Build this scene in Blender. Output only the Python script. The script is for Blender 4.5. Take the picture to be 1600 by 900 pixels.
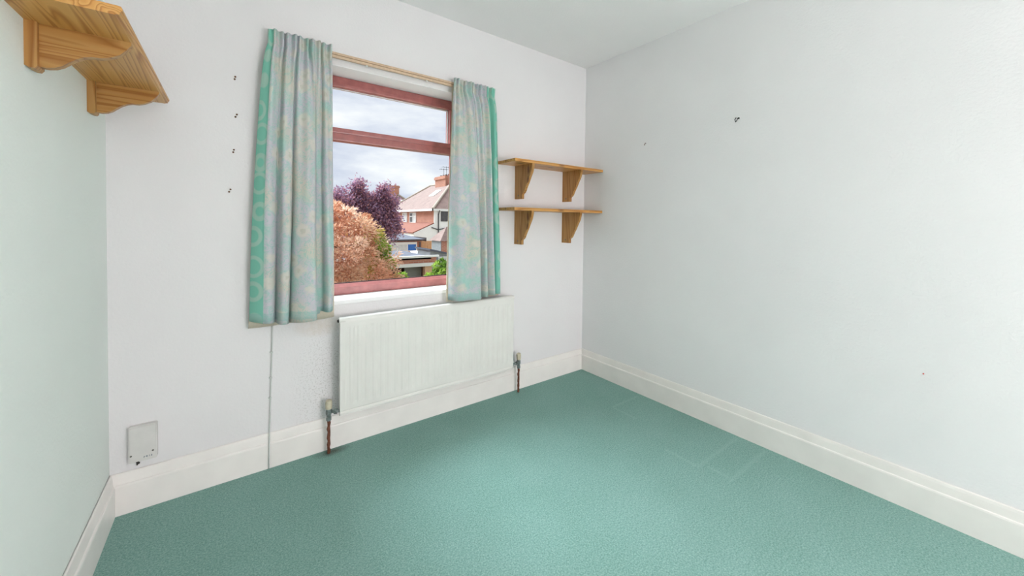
import bpy, bmesh, math, random
import numpy as np
from mathutils import Vector, Matrix

for o in list(bpy.data.objects):
    bpy.data.objects.remove(o, do_unlink=True)
scn = bpy.context.scene
COL = scn.collection

def S(r, g, b, a=1.0):
    f = lambda c: (c/255/12.92) if c/255 <= 0.04045 else ((c/255+0.055)/1.055)**2.4
    return (f(r), f(g), f(b), a)

# ------------------------------------------------------------------ camera
cam = bpy.data.cameras.new('camera')
camo = bpy.data.objects.new('camera', cam); COL.objects.link(camo)
cam.sensor_width = 36.0
cam.lens = 593.65/1600*36
cam.shift_x = -0.0005
cam.shift_y = -90.16/1600
cam.clip_start = 0.02; cam.clip_end = 400
YAW, PITCH, ROLL = 0.63829, -0.0217, 0.0121
CAM = Vector((0.3847, -2.1105, 1.1744))
fw = Vector((math.sin(YAW)*math.cos(PITCH), math.cos(YAW)*math.cos(PITCH), math.sin(PITCH)))
rt = Vector((math.cos(YAW), -math.sin(YAW), 0)); up = rt.cross(fw)
r2 = rt*math.cos(ROLL) + up*math.sin(ROLL); u2 = r2.cross(fw)
camo.matrix_world = Matrix(((r2.x, u2.x, -fw.x, CAM.x), (r2.y, u2.y, -fw.y, CAM.y), (r2.z, u2.z, -fw.z, CAM.z), (0, 0, 0, 1)))
scn.camera = camo

# ------------------------------------------------------------------ world, sun, exposure
world = bpy.data.worlds.new('overcast_sky'); scn.world = world; world.use_nodes = True
nt = world.node_tree; nt.nodes.clear()
wo = nt.nodes.new('ShaderNodeOutputWorld'); bg = nt.nodes.new('ShaderNodeBackground')
tc = nt.nodes.new('ShaderNodeTexCoord'); mp = nt.nodes.new('ShaderNodeMapping')
mp.inputs['Scale'].default_value = (2.6, 2.6, 8.0); mp.inputs['Location'].default_value = (0.7, 1.9, 0.35)
nz = nt.nodes.new('ShaderNodeTexNoise'); nz.inputs['Scale'].default_value = 1.3; nz.inputs['Detail'].default_value = 7; nz.inputs['Roughness'].default_value = 0.55
rp = nt.nodes.new('ShaderNodeValToRGB')
rp.color_ramp.elements[0].position = 0.36; rp.color_ramp.elements[0].color = S(196, 203, 222)
rp.color_ramp.elements[1].position = 0.62; rp.color_ramp.elements[1].color = S(246, 247, 249)
e = rp.color_ramp.elements.new(0.48); e.color = S(222, 226, 237)
nt.links.new(tc.outputs['Generated'], mp.inputs['Vector']); nt.links.new(mp.outputs['Vector'], nz.inputs['Vector'])
nt.links.new(nz.outputs['Fac'], rp.inputs['Fac']); nt.links.new(rp.outputs['Color'], bg.inputs['Color'])
bg.inputs['Strength'].default_value = 1.0
nt.links.new(bg.outputs['Background'], wo.inputs['Surface'])

sun = bpy.data.lights.new('veiled_sun', 'SUN'); sun.energy = 8.6; sun.angle = math.radians(44); sun.color = (0.84, 0.93, 1.0)
suno = bpy.data.objects.new('veiled_sun', sun); COL.objects.link(suno)
suno.rotation_euler = Vector((0.30, -0.56, -0.77)).to_track_quat('-Z', 'Y').to_euler()   # light travels into the room, downwards
suno.location = (2, 6, 9)

FILL_STRENGTH = 17.6  # emission of the added, unseen fill globe
scn.view_settings.view_transform = 'Standard'
scn.view_settings.look = 'None'
scn.view_settings.gamma = 1.0
scn.view_settings.use_curve_mapping = False
scn.view_settings.exposure = 0.2

# ------------------------------------------------------------------ helpers
def origin(o):
    v = Vector((0, 0, 0))
    while o is not None:
        v = v + o.location; o = o.parent
    return v

def tag(o, label=None, cat=None, group=None, kind=None):
    if label: o['label'] = label
    if cat: o['category'] = cat
    if group: o['group'] = group
    if kind: o['kind'] = kind
    return o

def thing(name, loc, label=None, cat=None, group=None, kind=None):
    o = bpy.data.objects.new(name, None); COL.objects.link(o); o.location = loc
    o.empty_display_size = 0.05
    return tag(o, label, cat, group, kind)

def link(name, me, m, parent=None, loc=(0, 0, 0), smooth=False):
    """me is in world coordinates; shifted so that the object's origin is its parent's (or loc)."""
    off = origin(parent) if parent is not None else Vector(loc)
    me.transform(Matrix.Translation(-off))
    o = bpy.data.objects.new(name, me); COL.objects.link(o)
    if parent is not None: o.parent = parent
    else: o.location = loc
    if m is not None: me.materials.append(m)
    if smooth:
        me.polygons.foreach_set('use_smooth', [True]*len(me.polygons))
    return o

def obj(name, bm, m, parent=None, loc=(0, 0, 0), smooth=False):
    bmesh.ops.recalc_face_normals(bm, faces=bm.faces[:])
    me = bpy.data.meshes.new(name); bm.to_mesh(me); bm.free()
    return link(name, me, m, parent, loc, smooth)

def box(bm, x0, x1, y0, y1, z0, z1, bev=0.0):
    vs = [bm.verts.new((x, y, z)) for x in (x0, x1) for y in (y0, y1) for z in (z0, z1)]
    fs = [(0, 1, 3, 2), (4, 6, 7, 5), (0, 4, 5, 1), (2, 3, 7, 6), (0, 2, 6, 4), (1, 5, 7, 3)]
    faces = [bm.faces.new([vs[i] for i in f]) for f in fs]
    if bev > 0:
        es = set(e for f in faces for e in f.edges)
        bmesh.ops.bevel(bm, geom=list(es), offset=bev, segments=2, profile=0.7, affect='EDGES')
    return bm

def mkbox(x0, x1, y0, y1, z0, z1, bev=0.0):
    return box(bmesh.new(), x0, x1, y0, y1, z0, z1, bev)

def prism(bm, poly, axis, a, b):
    """poly: 2D points in the two other axes (cyclic order x,y,z without axis); extruded from a to b."""
    def P(p, t):
        if axis == 'x': return (t, p[0], p[1])
        if axis == 'y': return (p[0], t, p[1])
        return (p[0], p[1], t)
    v0 = [bm.verts.new(P(p, a)) for p in poly]; v1 = [bm.verts.new(P(p, b)) for p in poly]
    n = len(poly)
    bm.faces.new(v0); bm.faces.new(v1[::-1])
    for i in range(n):
        bm.faces.new((v0[i], v1[i], v1[(i+1) % n], v0[(i+1) % n]))
    return bm

def tube(bm, pts, r, seg=10, cap=True):
    pts = [Vector(p) for p in pts]
    rs = r if isinstance(r, (list, tuple)) else [r]*len(pts)
    rings = []
    for i, p in enumerate(pts):
        d = (pts[min(i+1, len(pts)-1)] - pts[max(i-1, 0)]).normalized()
        a = d.orthogonal().normalized() if abs(d.z) < 0.95 else Vector((1, 0, 0)).cross(d).normalized()
        if abs(d.z) < 0.95: a = Vector((0, 0, 1)).cross(d).normalized()
        b = d.cross(a)
        rings.append([bm.verts.new(p + (a*math.cos(t) + b*math.sin(t))*rs[i]) for t in [2*math.pi*k/seg for k in range(seg)]])
    for i in range(len(rings)-1):
        for k in range(seg):
            bm.faces.new((rings[i][k], rings[i][(k+1) % seg], rings[i+1][(k+1) % seg], rings[i+1][k]))
    if cap:
        bm.faces.new(rings[0][::-1]); bm.faces.new(rings[-1])
    return bm

def lathe(bm, c, prof, axis='z', seg=20):
    """prof: list of (radius, height) along axis from point c"""
    c = Vector(c); rings = []
    for r, h in prof:
        ring = []
        for k in range(seg):
            t = 2*math.pi*k/seg; a, b = r*math.cos(t), r*math.sin(t)
            d = {'z': (a, b, h), 'y': (a, h, b), 'x': (h, a, b)}[axis]
            ring.append(bm.verts.new(c + Vector(d)))
        rings.append(ring)
    for i in range(len(rings)-1):
        for k in range(seg):
            bm.faces.new((rings[i][k], rings[i][(k+1) % seg], rings[i+1][(k+1) % seg], rings[i+1][k]))
    bm.faces.new(rings[0][::-1]); bm.faces.new(rings[-1])
    return bm

# ------------------------------------------------------------------ materials
def nodes(name):
    m = bpy.data.materials.new(name); m.use_nodes = True
    t = m.node_tree; t.nodes.clear()
    out = t.nodes.new('ShaderNodeOutputMaterial'); bs = t.nodes.new('ShaderNodeBsdfPrincipled')
    t.links.new(bs.outputs[0], out.inputs['Surface'])
    return m, t, bs, out

def N(t, typ, **kw):
    n = t.nodes.new(typ)
    for k, v in kw.items():
        if k in n.inputs: n.inputs[k].default_value = v
        else: setattr(n, k, v)
    return n

def ramp(t, fac, stops, interp='LINEAR'):
    r = t.nodes.new('ShaderNodeValToRGB'); cr = r.color_ramp; cr.interpolation = interp
    while len(cr.elements) < len(stops): cr.elements.new(0.5)
    for e, (p, c) in zip(cr.elements, stops):
        e.position = p; e.color = c if len(c) == 4 else (*c, 1)
    t.links.new(fac, r.inputs['Fac'])
    return r.outputs['Color']

def mixc(t, fac, a, b, mode='MIX'):
    m = t.nodes.new('ShaderNodeMix'); m.data_type = 'RGBA'; m.blend_type = mode
    for s, v in ((m.inputs['Factor'], fac), (m.inputs['A'], a), (m.inputs['B'], b)):
        pass
    ins = {'f': m.inputs[0], 'a': m.inputs[6], 'b': m.inputs[7]}
    for k, v in (('f', fac), ('a', a), ('b', b)):
        if isinstance(v, bpy.types.NodeSocket): t.links.new(v, ins[k])
        else: ins[k].default_value = v
    return m.outputs[2]

def math_(t, op, a, b=None, c=None, clamp=False):
    m = t.nodes.new('ShaderNodeMath'); m.operation = op; m.use_clamp = clamp
    for i, v in enumerate((a, b, c)):
        if v is None: continue
        if isinstance(v, bpy.types.NodeSocket): t.links.new(v, m.inputs[i])
        else: m.inputs[i].default_value = v
    return m.outputs[0]

def objcoord(t, scale=(1, 1, 1), loc=(0, 0, 0), out='Object'):
    c = t.nodes.new('ShaderNodeTexCoord'); m = t.nodes.new('ShaderNodeMapping')
    m.inputs['Scale'].default_value = scale; m.inputs['Location'].default_value = loc
    t.links.new(c.outputs[out], m.inputs['Vector']); return m.outputs['Vector']

def noise(t, vec, scale, detail=3, rough=0.5, dist=0.0):
    n = N(t, 'ShaderNodeTexNoise', Scale=scale, Detail=detail, Roughness=rough, Distortion=dist)
    t.links.new(vec, n.inputs['Vector']); return n.outputs['Fac']

def bump(t, bs, h, strength, dist):
    b = N(t, 'ShaderNodeBump', Strength=strength, Distance=dist)
    t.links.new(h, b.inputs['Height']); t.links.new(b.outputs['Normal'], bs.inputs['Normal'])

def plain(name, c, rough=0.6, var=0.06, scale=30, bstr=0.0, bdist=0.001, metal=0.0, spec=0.4):
    m, t, bs, _ = nodes(name)
    v = objcoord(t); f = noise(t, v, scale, 4)
    lo = tuple(x*(1-var) for x in c[:3]); hi = tuple(min(1, x*(1+var)) for x in c[:3])
    t.links.new(ramp(t, f, [(0.3, lo), (0.7, hi)]), bs.inputs['Base Color'])
    bs.inputs['Roughness'].default_value = rough; bs.inputs['Metallic'].default_value = metal
    bs.inputs['Specular IOR Level'].default_value = spec
    if bstr: bump(t, bs, noise(t, v, scale*4, 3), bstr, bdist)
    return m

def wallpaper(name, c, stain=False):
    m, t, bs, _ = nodes(name)
    v = objcoord(t)
    big = noise(t, v, 1.7, 3); fine = noise(t, v, 95, 3, 0.6)
    col = ramp(t, big, [(0.3, tuple(x*0.975 for x in c[:3])), (0.7, tuple(min(1, x*1.015) for x in c[:3]))])
    if stain:
        # dirt specks around the radiator's left end, yellowed paper under the left curtain
        sx = t.nodes.new('ShaderNodeSeparateXYZ'); t.links.new(v, sx.inputs[0])
        dx = math_(t, 'MULTIPLY', math_(t, 'SUBTRACT', sx.outputs['X'], 0.80), 5.0)
        dz = math_(t, 'MULTIPLY', math_(t, 'SUBTRACT', sx.outputs['Z'], 0.33), 2.6)
        d2 = math_(t, 'ADD', math_(t, 'MULTIPLY', dx, dx), math_(t, 'MULTIPLY', dz, dz))
        near = math_(t, 'SUBTRACT', 1.0, d2, clamp=True)
        sp = noise(t, v, 130, 2, 0.7)
        specks = math_(t, 'MULTIPLY', math_(t, 'MULTIPLY', math_(t, 'GREATER_THAN', sp, 0.57), near), 0.28)
        col = mixc(t, specks, col, S(120, 112, 98))
        dx2 = math_(t, 'MULTIPLY', math_(t, 'SUBTRACT', sx.outputs['X'], 0.74), 8.0)
        dz2 = math_(t, 'MULTIPLY', math_(t, 'SUBTRACT', sx.outputs['Z'], 0.64), 16.0)
        d3 = math_(t, 'ADD', math_(t, 'MULTIPLY', dx2, dx2), math_(t, 'MULTIPLY', dz2, dz2))
        ny = math_(t, 'MULTIPLY', math_(t, 'SUBTRACT', 1.0, d3, clamp=True), noise(t, v, 40, 3))
        col = mixc(t, math_(t, 'MULTIPLY', ny, 0.55), col, S(196, 172, 140))
    t.links.new(col, bs.inputs['Base Color'])
    bs.inputs['Roughness'].default_value = 0.75; bs.inputs['Specular IOR Level'].default_value = 0.25
    bump(t, bs, fine, 0.35, 0.004)
    return m

def pine(name, axis, tone=1.0):
    m, t, bs, _ = nodes(name)
    sc = {'x': (0.45, 9, 9), 'y': (9, 0.32, 9), 'z': (9, 9, 0.5)}[axis]
    ks = {'x': (3, 9, 9), 'y': (9, 3, 9), 'z': (9, 9, 3)}[axis]
    v = objcoord(t, sc, (0.13, 0.37, 0.21))
    warp = noise(t, v, 1.1, 3)
    w = N(t, 'ShaderNodeTexNoise', Scale=2.6, Detail=1.5, Roughness=0.4, Distortion=0.35); t.links.new(v, w.inputs['Vector'])
    rings = math_(t, 'FRACT', math_(t, 'MULTIPLY', math_(t, 'ADD', w.outputs['Fac'], math_(t, 'MULTIPLY', warp, 0.5)), 9.0))
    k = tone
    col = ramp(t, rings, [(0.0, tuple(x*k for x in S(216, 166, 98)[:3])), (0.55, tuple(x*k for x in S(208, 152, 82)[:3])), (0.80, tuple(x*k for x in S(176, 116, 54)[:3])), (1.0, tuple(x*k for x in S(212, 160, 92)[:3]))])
    vk = objcoord(t, ks, (0.4, 0.1, 0.3))
    vo = N(t, 'ShaderNodeTexVoronoi', Scale=1.0, Randomness=1.0); t.links.new(vk, vo.inputs['Vector'])
    kn = ramp(t, math_(t, 'ADD', vo.outputs['Distance'], math_(t, 'MULTIPLY', warp, 0.06)), [(0.1, (1, 1, 1)), (0.17, (0, 0, 0))])
    col = mixc(t, math_(t, 'MULTIPLY', kn, 0.85), col, S(104, 58, 30))
    t.links.new(col, bs.inputs['Base Color'])
    bs.inputs['Roughness'].default_value = 0.38; bs.inputs['Specular IOR Level'].default_value = 0.45
    bump(t, bs, rings, 0.12, 0.0015)
    return m

def carpet_mat():
    m, t, bs, _ = nodes('carpet_green')
    v = objcoord(t)
    f1 = noise(t, v, 180, 3, 0.75); f2 = noise(t, v, 3.2, 4, 0.55); f3 = noise(t, v, 70, 2, 0.6)
    col = ramp(t, f1, [(0.34, S(98, 138, 128)), (0.5, S(136, 177, 167)), (0.66, S(180, 210, 202))])
    col = mixc(t, 0.25, col, ramp(t, f3, [(0.35, S(118, 158, 148)), (0.65, S(150, 190, 180))]))
    col = mixc(t, 0.18, col, ramp(t, f2, [(0.35, S(118, 160, 146)), (0.65, S(150, 188, 180))]))
    # pile flattened in the outline of furniture that stood here (pale crushed lines)
    sx = t.nodes.new('ShaderNodeSeparateXYZ'); t.links.new(v, sx.inputs[0])
    def seg(axis, pos, lo, hi, w):
        a, b = ('X', 'Y') if axis == 'x' else ('Y', 'X')
        d = math_(t, 'ABSOLUTE', math_(t, 'SUBTRACT', sx.outputs[a], pos))
        s = math_(t, 'SUBTRACT', 1.0, math_(t, 'DIVIDE', d, w), clamp=True)
        r = math_(t, 'MULTIPLY', math_(t, 'GREATER_THAN', sx.outputs[b], lo), math_(t, 'LESS_THAN', sx.outputs[b], hi))
        return math_(t, 'MULTIPLY', s, r)
    marks = None
    for a in MARKS:
        s = seg(*a); marks = s if marks is None else math_(t, 'MAXIMUM', marks, s)
    col = mixc(t, math_(t, 'MULTIPLY', marks, 0.24), col, S(168, 206, 196))
    # rusty stain where the left pipe enters, grimy edge along the skirting
    dx = math_(t, 'SUBTRACT', sx.outputs['X'], 0.80); dy = math_(t, 'MULTIPLY', math_(t, 'ADD', sx.outputs['Y'], 0.045), 2.2)
    dd = math_(t, 'SQRT', math_(t, 'ADD', math_(t, 'MULTIPLY', dx, dx), math_(t, 'MULTIPLY', dy, dy)))
    st = math_(t, 'MULTIPLY', math_(t, 'SUBTRACT', 1.0, math_(t, 'DIVIDE', dd, 0.10), clamp=True), 0.75)
    col = mixc(t, st, col, S(74, 58, 46))
    t.links.new(col, bs.inputs['Base Color'])
    bs.inputs['Roughness'].default_value = 1.0; bs.inputs['Specular IOR Level'].default_value = 0.05
    bump(t, bs, f1, 0.5, 0.004)
    return m

def curtain_mat(name, bw):
    m, t, bs, out = nodes(name)
    v = objcoord(t, out='UV')
    sx = t.nodes.new('ShaderNodeSeparateXYZ'); t.links.new(v, sx.inputs[0])
    warp = N(t, 'ShaderNodeTexNoise', Scale=14.0, Detail=2); t.links.new(v, warp.inputs['Vector'])
    wv = mixc(t, 0.045, v, warp.outputs['Color'], 'ADD')
    n1 = noise(t, wv, 9, 3, 0.55)
    swirl = noise(t, wv, 26, 2, 0.5, 1.6)
    mint, lilac, beige = S(188, 224, 215), S(219, 219, 225), S(236, 232, 221)
    col = ramp(t, n1, [(0.33, mint), (0.43, S(208, 221, 219)), (0.50, lilac)])
    warm = noise(t, v, 5.0, 2)
    col = mixc(t, ramp(t, warm, [(0.48, (0, 0, 0)), (0.62, (0.75, 0.75, 0.75))]), col, S(228, 224, 208))
    # thin swirling line work
    ln = math_(t, 'ABSOLUTE', math_(t, 'SUBTRACT', swirl, 0.5))
    lf = ramp(t, ln, [(0.012, (1, 1, 1)), (0.05, (0, 0, 0))])
    col = mixc(t, math_(t, 'MULTIPLY', lf, 0.55), col, S(168, 217, 206))
    # pale blossoms
    vo = N(t, 'ShaderNodeTexVoronoi', Scale=10.5, Randomness=0.85); t.links.new(wv, vo.inputs['Vector'])
    d = math_(t, 'ADD', vo.outputs['Distance'], math_(t, 'MULTIPLY', math_(t, 'SUBTRACT', noise(t, v, 60, 1), 0.5), 0.22))
    rc = t.nodes.new('ShaderNodeSeparateColor'); t.links.new(vo.outputs['Color'], rc.inputs[0])
    on = math_(t, 'GREATER_THAN', rc.outputs[0], 0.12)
    fl = math_(t, 'MULTIPLY', ramp(t, d, [(0.27, (1, 1, 1)), (0.40, (0, 0, 0))]), on)
    col = mixc(t, math_(t, 'MULTIPLY', fl, 0.72), col, beige)
    ring = math_(t, 'MULTIPLY', ramp(t, d, [(0.10, (1, 1, 1)), (0.15, (0, 0, 0))]), on)
    col = mixc(t, math_(t, 'MULTIPLY', ring, 0.5), col, S(206, 206, 190))
    # plain mint border with large pale rings along the outer edge
    v2 = N(t, 'ShaderNodeTexVoronoi', Scale=8.5, Randomness=0.35); t.links.new(v, v2.inputs['Vector'])
    rr = math_(t, 'ABSOLUTE', math_(t, 'SUBTRACT', v2.outputs['Distance'], 0.36))
    rf = ramp(t, rr, [(0.05, (1, 1, 1)), (0.09, (0, 0, 0))])
    bcol = mixc(t, math_(t, 'MULTIPLY', rf, 0.5), S(146, 218, 198), S(216, 228, 216))
    inb = math_(t, 'LESS_THAN', sx.outputs['X'], bw)
    col = mixc(t, inb, col, bcol)
    # hem line
    hl = math_(t, 'MULTIPLY', math_(t, 'GREATER_THAN', sx.outputs['Y'], 0.0), math_(t, 'LESS_THAN', sx.outputs['Y'], 0.036))
    col = mixc(t, math_(t, 'MULTIPLY', hl, 0.4), col, S(150, 204, 198))
    weave = noise(t, v, 900, 1)
    t.links.new(col, bs.inputs['Base Color'])
    bs.inputs['Roughness'].default_value = 0.85; bs.inputs['Specular IOR Level'].default_value = 0.15
    bump(t, bs, weave, 0.1, 0.0005)
    tr = N(t, 'ShaderNodeBsdfTranslucent'); t.links.new(col, tr.inputs['Color'])
    mx = N(t, 'ShaderNodeMixShader'); mx.inputs[0].default_value = 0.24
    t.links.new(bs.outputs[0], mx.inputs[1]); t.links.new(tr.outputs[0], mx.inputs[2])
    t.links.new(mx.outputs[0], out.inputs['Surface'])
    return m

def cloth_plain(name, c, trans=0.3):
    m, t, bs, out = nodes(name)
    v = objcoord(t); f = noise(t, v, 160, 3)
    col = ramp(t, f, [(0.3, tuple(x*0.93 for x in c[:3])), (0.7, c)])
    t.links.new(col, bs.inputs['Base Color']); bs.inputs['Roughness'].default_value = 0.9
    tr = N(t, 'ShaderNodeBsdfTranslucent'); t.links.new(col, tr.inputs['Color'])
    mx = N(t, 'ShaderNodeMixShader'); mx.inputs[0].default_value = trans
    t.links.new(bs.outputs[0], mx.inputs[1]); t.links.new(tr.outputs[0], mx.inputs[2])
    t.links.new(mx.outputs[0], out.inputs['Surface'])
    return m

def glass_mat():
    m = bpy.data.materials.new('window_glass'); m.use_nodes = True
    t = m.node_tree; t.nodes.clear()
    out = t.nodes.new('ShaderNodeOutputMaterial')
    tr = N(t, 'ShaderNodeBsdfTransparent'); tr.inputs[0].default_value = (0.97, 0.985, 0.98, 1)
    gl = N(t, 'ShaderNodeBsdfGlossy'); gl.inputs['Roughness'].default_value = 0.02
    fr = N(t, 'ShaderNodeFresnel'); fr.inputs['IOR'].default_value = 1.05
    mx = N(t, 'ShaderNodeMixShader')
    t.links.new(fr.outputs[0], mx.inputs[0]); t.links.new(tr.outputs[0], mx.inputs[1]); t.links.new(gl.outputs[0], mx.inputs[2])
    t.links.new(mx.outputs[0], out.inputs['Surface'])
    return m

def brick_mat(name, c1, c2, mortar, sc=1.0):
    m, t, bs, _ = nodes(name)
    c = t.nodes.new('ShaderNodeTexCoord'); s = t.nodes.new('ShaderNodeSeparateXYZ'); cb = t.nodes.new('ShaderNodeCombineXYZ')
    t.links.new(c.outputs['Object'], s.inputs[0])
    t.links.new(math_(t, 'ADD', s.outputs['X'], s.outputs['Y']), cb.inputs[0]); t.links.new(s.outputs['Z'], cb.inputs[1])
    b = N(t, 'ShaderNodeTexBrick', Scale=sc, Color1=c1, Color2=c2, Mortar=mortar)
    b.inputs['Brick Width'].default_value = 0.225; b.inputs['Row Height'].default_value = 0.075; b.inputs['Mortar Size'].default_value = 0.008
    t.links.new(cb.outputs[0], b.inputs['Vector'])
    f = noise(t, c.outputs['Object'], 1.6, 4)
    col = mixc(t, 0.35, b.outputs['Color'], ramp(t, f, [(0.3, tuple(x*0.7 for x in c1[:3])), (0.7, c2)]))
    t.links.new(col, bs.inputs['Base Color']); bs.inputs['Roughness'].default_value = 0.9
    return m

def tile_mat(name, c1, c2):
    m, t, bs, _ = nodes(name)
    c = t.nodes.new('ShaderNodeTexCoord')
    f = noise(t, c.outputs['Object'], 2.2, 5, 0.65); g = noise(t, c.outputs['Object'], 14, 2)
    col = mixc(t, 0.4, ramp(t, f, [(0.3, c1), (0.7, c2)]), ramp(t, g, [(0.35, c1), (0.65, c2)]))
    t.links.new(col, bs.inputs['Base Color']); bs.inputs['Roughness'].default_value = 0.85
    s = t.nodes.new('ShaderNodeSeparateXYZ'); t.links.new(c.outputs['Object'], s.inputs[0])
    bump(t, bs, math_(t, 'FRACT', math_(t, 'MULTIPLY', s.outputs['Z'], 6.0)), 0.5, 0.03)
    return m

def leaf_mat(name):
    m, t, bs, out = nodes(name)
    a = t.nodes.new('ShaderNodeAttribute'); a.attribute_name = 'leaf_colour'
    t.links.new(a.outputs['Color'], bs.inputs['Base Color']); bs.inputs['Roughness'].default_value = 0.7
    bs.inputs['Specular IOR Level'].default_value = 0.2
    tr = N(t, 'ShaderNodeBsdfTranslucent'); t.links.new(a.outputs['Color'], tr.inputs['Color'])
    mx = N(t, 'ShaderNodeMixShader'); mx.inputs[0].default_value = 0.45
    t.links.new(bs.outputs[0], mx.inputs[1]); t.links.new(tr.outputs[0], mx.inputs[2])
    t.links.new(mx.outputs[0], out.inputs['Surface'])
    return m

# carpet marks: (axis the line is perpendicular to, position, from, to, half width)
MARKS = [('y', -1.195, 2.20, 2.62, 0.016), ('x', 2.20, -1.20, -1.02, 0.016), ('y', -1.335, 2.22, 2.62, 0.016),
         ('x', 2.24, -1.34, -1.22, 0.014), ('y', -0.57, 2.34, 2.60, 0.014), ('x', 2.34, -0.75, -0.57, 0.014)]

M = {}
M['wall_white'] = wallpaper('white_woodchip_paper', S(243, 243, 243))
M['wall_window'] = wallpaper('white_woodchip_paper_with_dirt', S(236, 235, 235), True)
M['wall_mint'] = wallpaper('pale_mint_woodchip_paper', S(238, 246, 240))
M['ceiling'] = wallpaper('white_ceiling_paint', S(248, 248, 247))
M['gloss'] = plain('cream_gloss_paint', S(245, 242, 237), 0.35, 0.03, 9, spec=0.5)
M['reveal'] = plain('white_reveal_paint', S(250, 250, 250), 0.6, 0.02, 14)
M['carpet'] = carpet_mat()
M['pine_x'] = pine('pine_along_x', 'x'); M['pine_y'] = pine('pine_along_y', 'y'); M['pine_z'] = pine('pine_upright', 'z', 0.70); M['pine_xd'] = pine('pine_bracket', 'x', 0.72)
M['rosewood'] = plain('rosewood_window_foil', S(168, 100, 96), 0.28, 0.16, 22, spec=0.5)
M['gasket'] = plain('dark_gasket_rubber', S(56, 44, 44), 0.6)
M['glass'] = glass_mat()
M['radiator'] = plain('white_radiator_enamel', S(231, 231, 225), 0.4, 0.03, 6, spec=0.45)
M['curtain'] = curtain_mat('printed_curtain_fabric', 0.062); M['curtain_right'] = curtain_mat('printed_curtain_fabric_wide_border', 0.125)
M['lining'] = cloth_plain('cream_curtain_lining', S(232, 224, 206), 0.3)
M['rail'] = plain('tan_curtain_track_plastic', S(214, 188, 158), 0.45, 0.12, 60)
M['rail_dark'] = plain('dark_track_groove', S(160, 128, 98), 0.6)
M['white_plastic'] = plain('white_plastic', S(238, 238, 236), 0.4, 0.02)
M['box_plastic'] = plain('off_white_box_plastic', S(222, 221, 217), 0.42, 0.03)
M['ink'] = plain('blue_grey_print', S(96, 116, 128), 0.7)
M['screw'] = plain('dull_steel_screw', S(112, 110, 104), 0.45, 0.2, 300, metal=0.6)
M['rust'] = plain('rusty_brown_copper', S(112, 66, 48), 0.7, 0.4, 120, 0.6, 0.002)
M['brass_green'] = plain('tarnished_valve_metal', S(128, 138, 136), 0.4, 0.3, 160, metal=0.55)
M['cap'] = plain('aged_cream_valve_cap', S(206, 198, 174), 0.5, 0.12, 60)
M['dark'] = plain('black_void_plastic', S(38, 34, 32), 0.6)
M['plug'] = plain('brown_wall_plug', S(104, 76, 54), 0.7, 0.25, 200)
M['black_iron'] = plain('black_hook_iron', S(44, 44, 46), 0.45, 0.1, 80, metal=0.4)
M['red'] = plain('red_pin_plastic', S(206, 72, 58), 0.4)
M['flex'] = plain('painted_cable_sheath', S(206, 210, 206), 0.5, 0.04)
# outdoors
M['brick'] = brick_mat('orange_red_brick', S(178, 108, 84), S(196, 132, 108), S(196, 178, 164))
M['brick_dark'] = brick_mat('weathered_brick', S(176, 104, 78), S(196, 128, 100), S(188, 172, 158))
M['tile'] = tile_mat('brown_roof_tile', S(122, 99, 92), S(156, 130, 121))
M['tile_red'] = tile_mat('rust_red_roof_tile', S(124, 70, 54), S(148, 90, 70))
M['render'] = plain('white_wall_render', S(250, 248, 244), 0.85, 0.03, 2)
M['ridge'] = plain('pale_ridge_mortar', S(176, 162, 148), 0.9, 0.1, 5)
M['felt'] = plain('grey_roofing_felt', S(98, 100, 110), 0.9, 0.1, 3)
M['fascia_dark'] = plain('dark_fascia_board', S(74, 66, 66), 0.6)
M['fascia'] = plain('white_fascia_board', S(236, 234, 230), 0.6, 0.03)
M['pane_dark'] = plain('dark_window_pane', S(84, 82, 82), 0.12, 0.2, 3)
M['pane_net'] = plain('net_curtained_pane', S(206, 208, 206), 0.5, 0.1, 9)
M['blue'] = plain('blue_blind', S(52, 112, 190), 0.5, 0.12, 9)
M['fence_wood'] = plain('tan_fence_board', S(206, 158, 116), 0.8, 0.12, 6)
M['grey_wood'] = plain('grey_weathered_board', S(150, 152, 154), 0.8, 0.12, 6)
M['white_wood'] = plain('pale_panel_board', S(214, 214, 212), 0.8, 0.06, 6)
M['post'] = plain('peach_render_pier', S(222, 178, 146), 0.85, 0.08, 5)
M['shade'] = plain('garage_opening_shade', S(58, 58, 64), 0.7, 0.1, 5)  # dark colour stands in for the shade inside the garage
M['door_grey'] = plain('grey_garage_door', S(142, 140, 138), 0.7, 0.06, 5)
M['pipe'] = plain('black_downpipe', S(80, 78, 80), 0.6)
M['ground'] = plain('garden_grass_ground', S(158, 156, 138), 1.0, 0.2, 1.2)
M['bark'] = plain('brown_bark', S(104, 82, 66), 0.95, 0.25, 14, 0.6, 0.01)
M['leaf'] = leaf_mat('leaf_by_colour')
M['outer_brick'] = brick_mat('own_house_brick', S(176, 104, 78), S(196, 128, 100), S(188, 172, 158))

# ------------------------------------------------------------------ the room
W, H, YN = 2.661, 2.40, -5.00            # width, height, near wall
TH = 0.28                                # outside wall thickness
WX0, WX1, WZ0, WZ1 = 0.64, 1.618, 0.757, 1.965   # window opening

o = obj('floor', mkbox(0, W, YN, 0, -0.2, 0), M['carpet']); o['kind'] = 'structure'
o = obj('ceiling', mkbox(-0.1, W+0.1, YN-0.1, TH, H, H+0.15), M['ceiling']); o['kind'] = 'structure'
bm = bmesh.new()
def wall_piece(x0, x1, z0, z1): box(bm, x0, x1, 0, TH, z0, z1)
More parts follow.
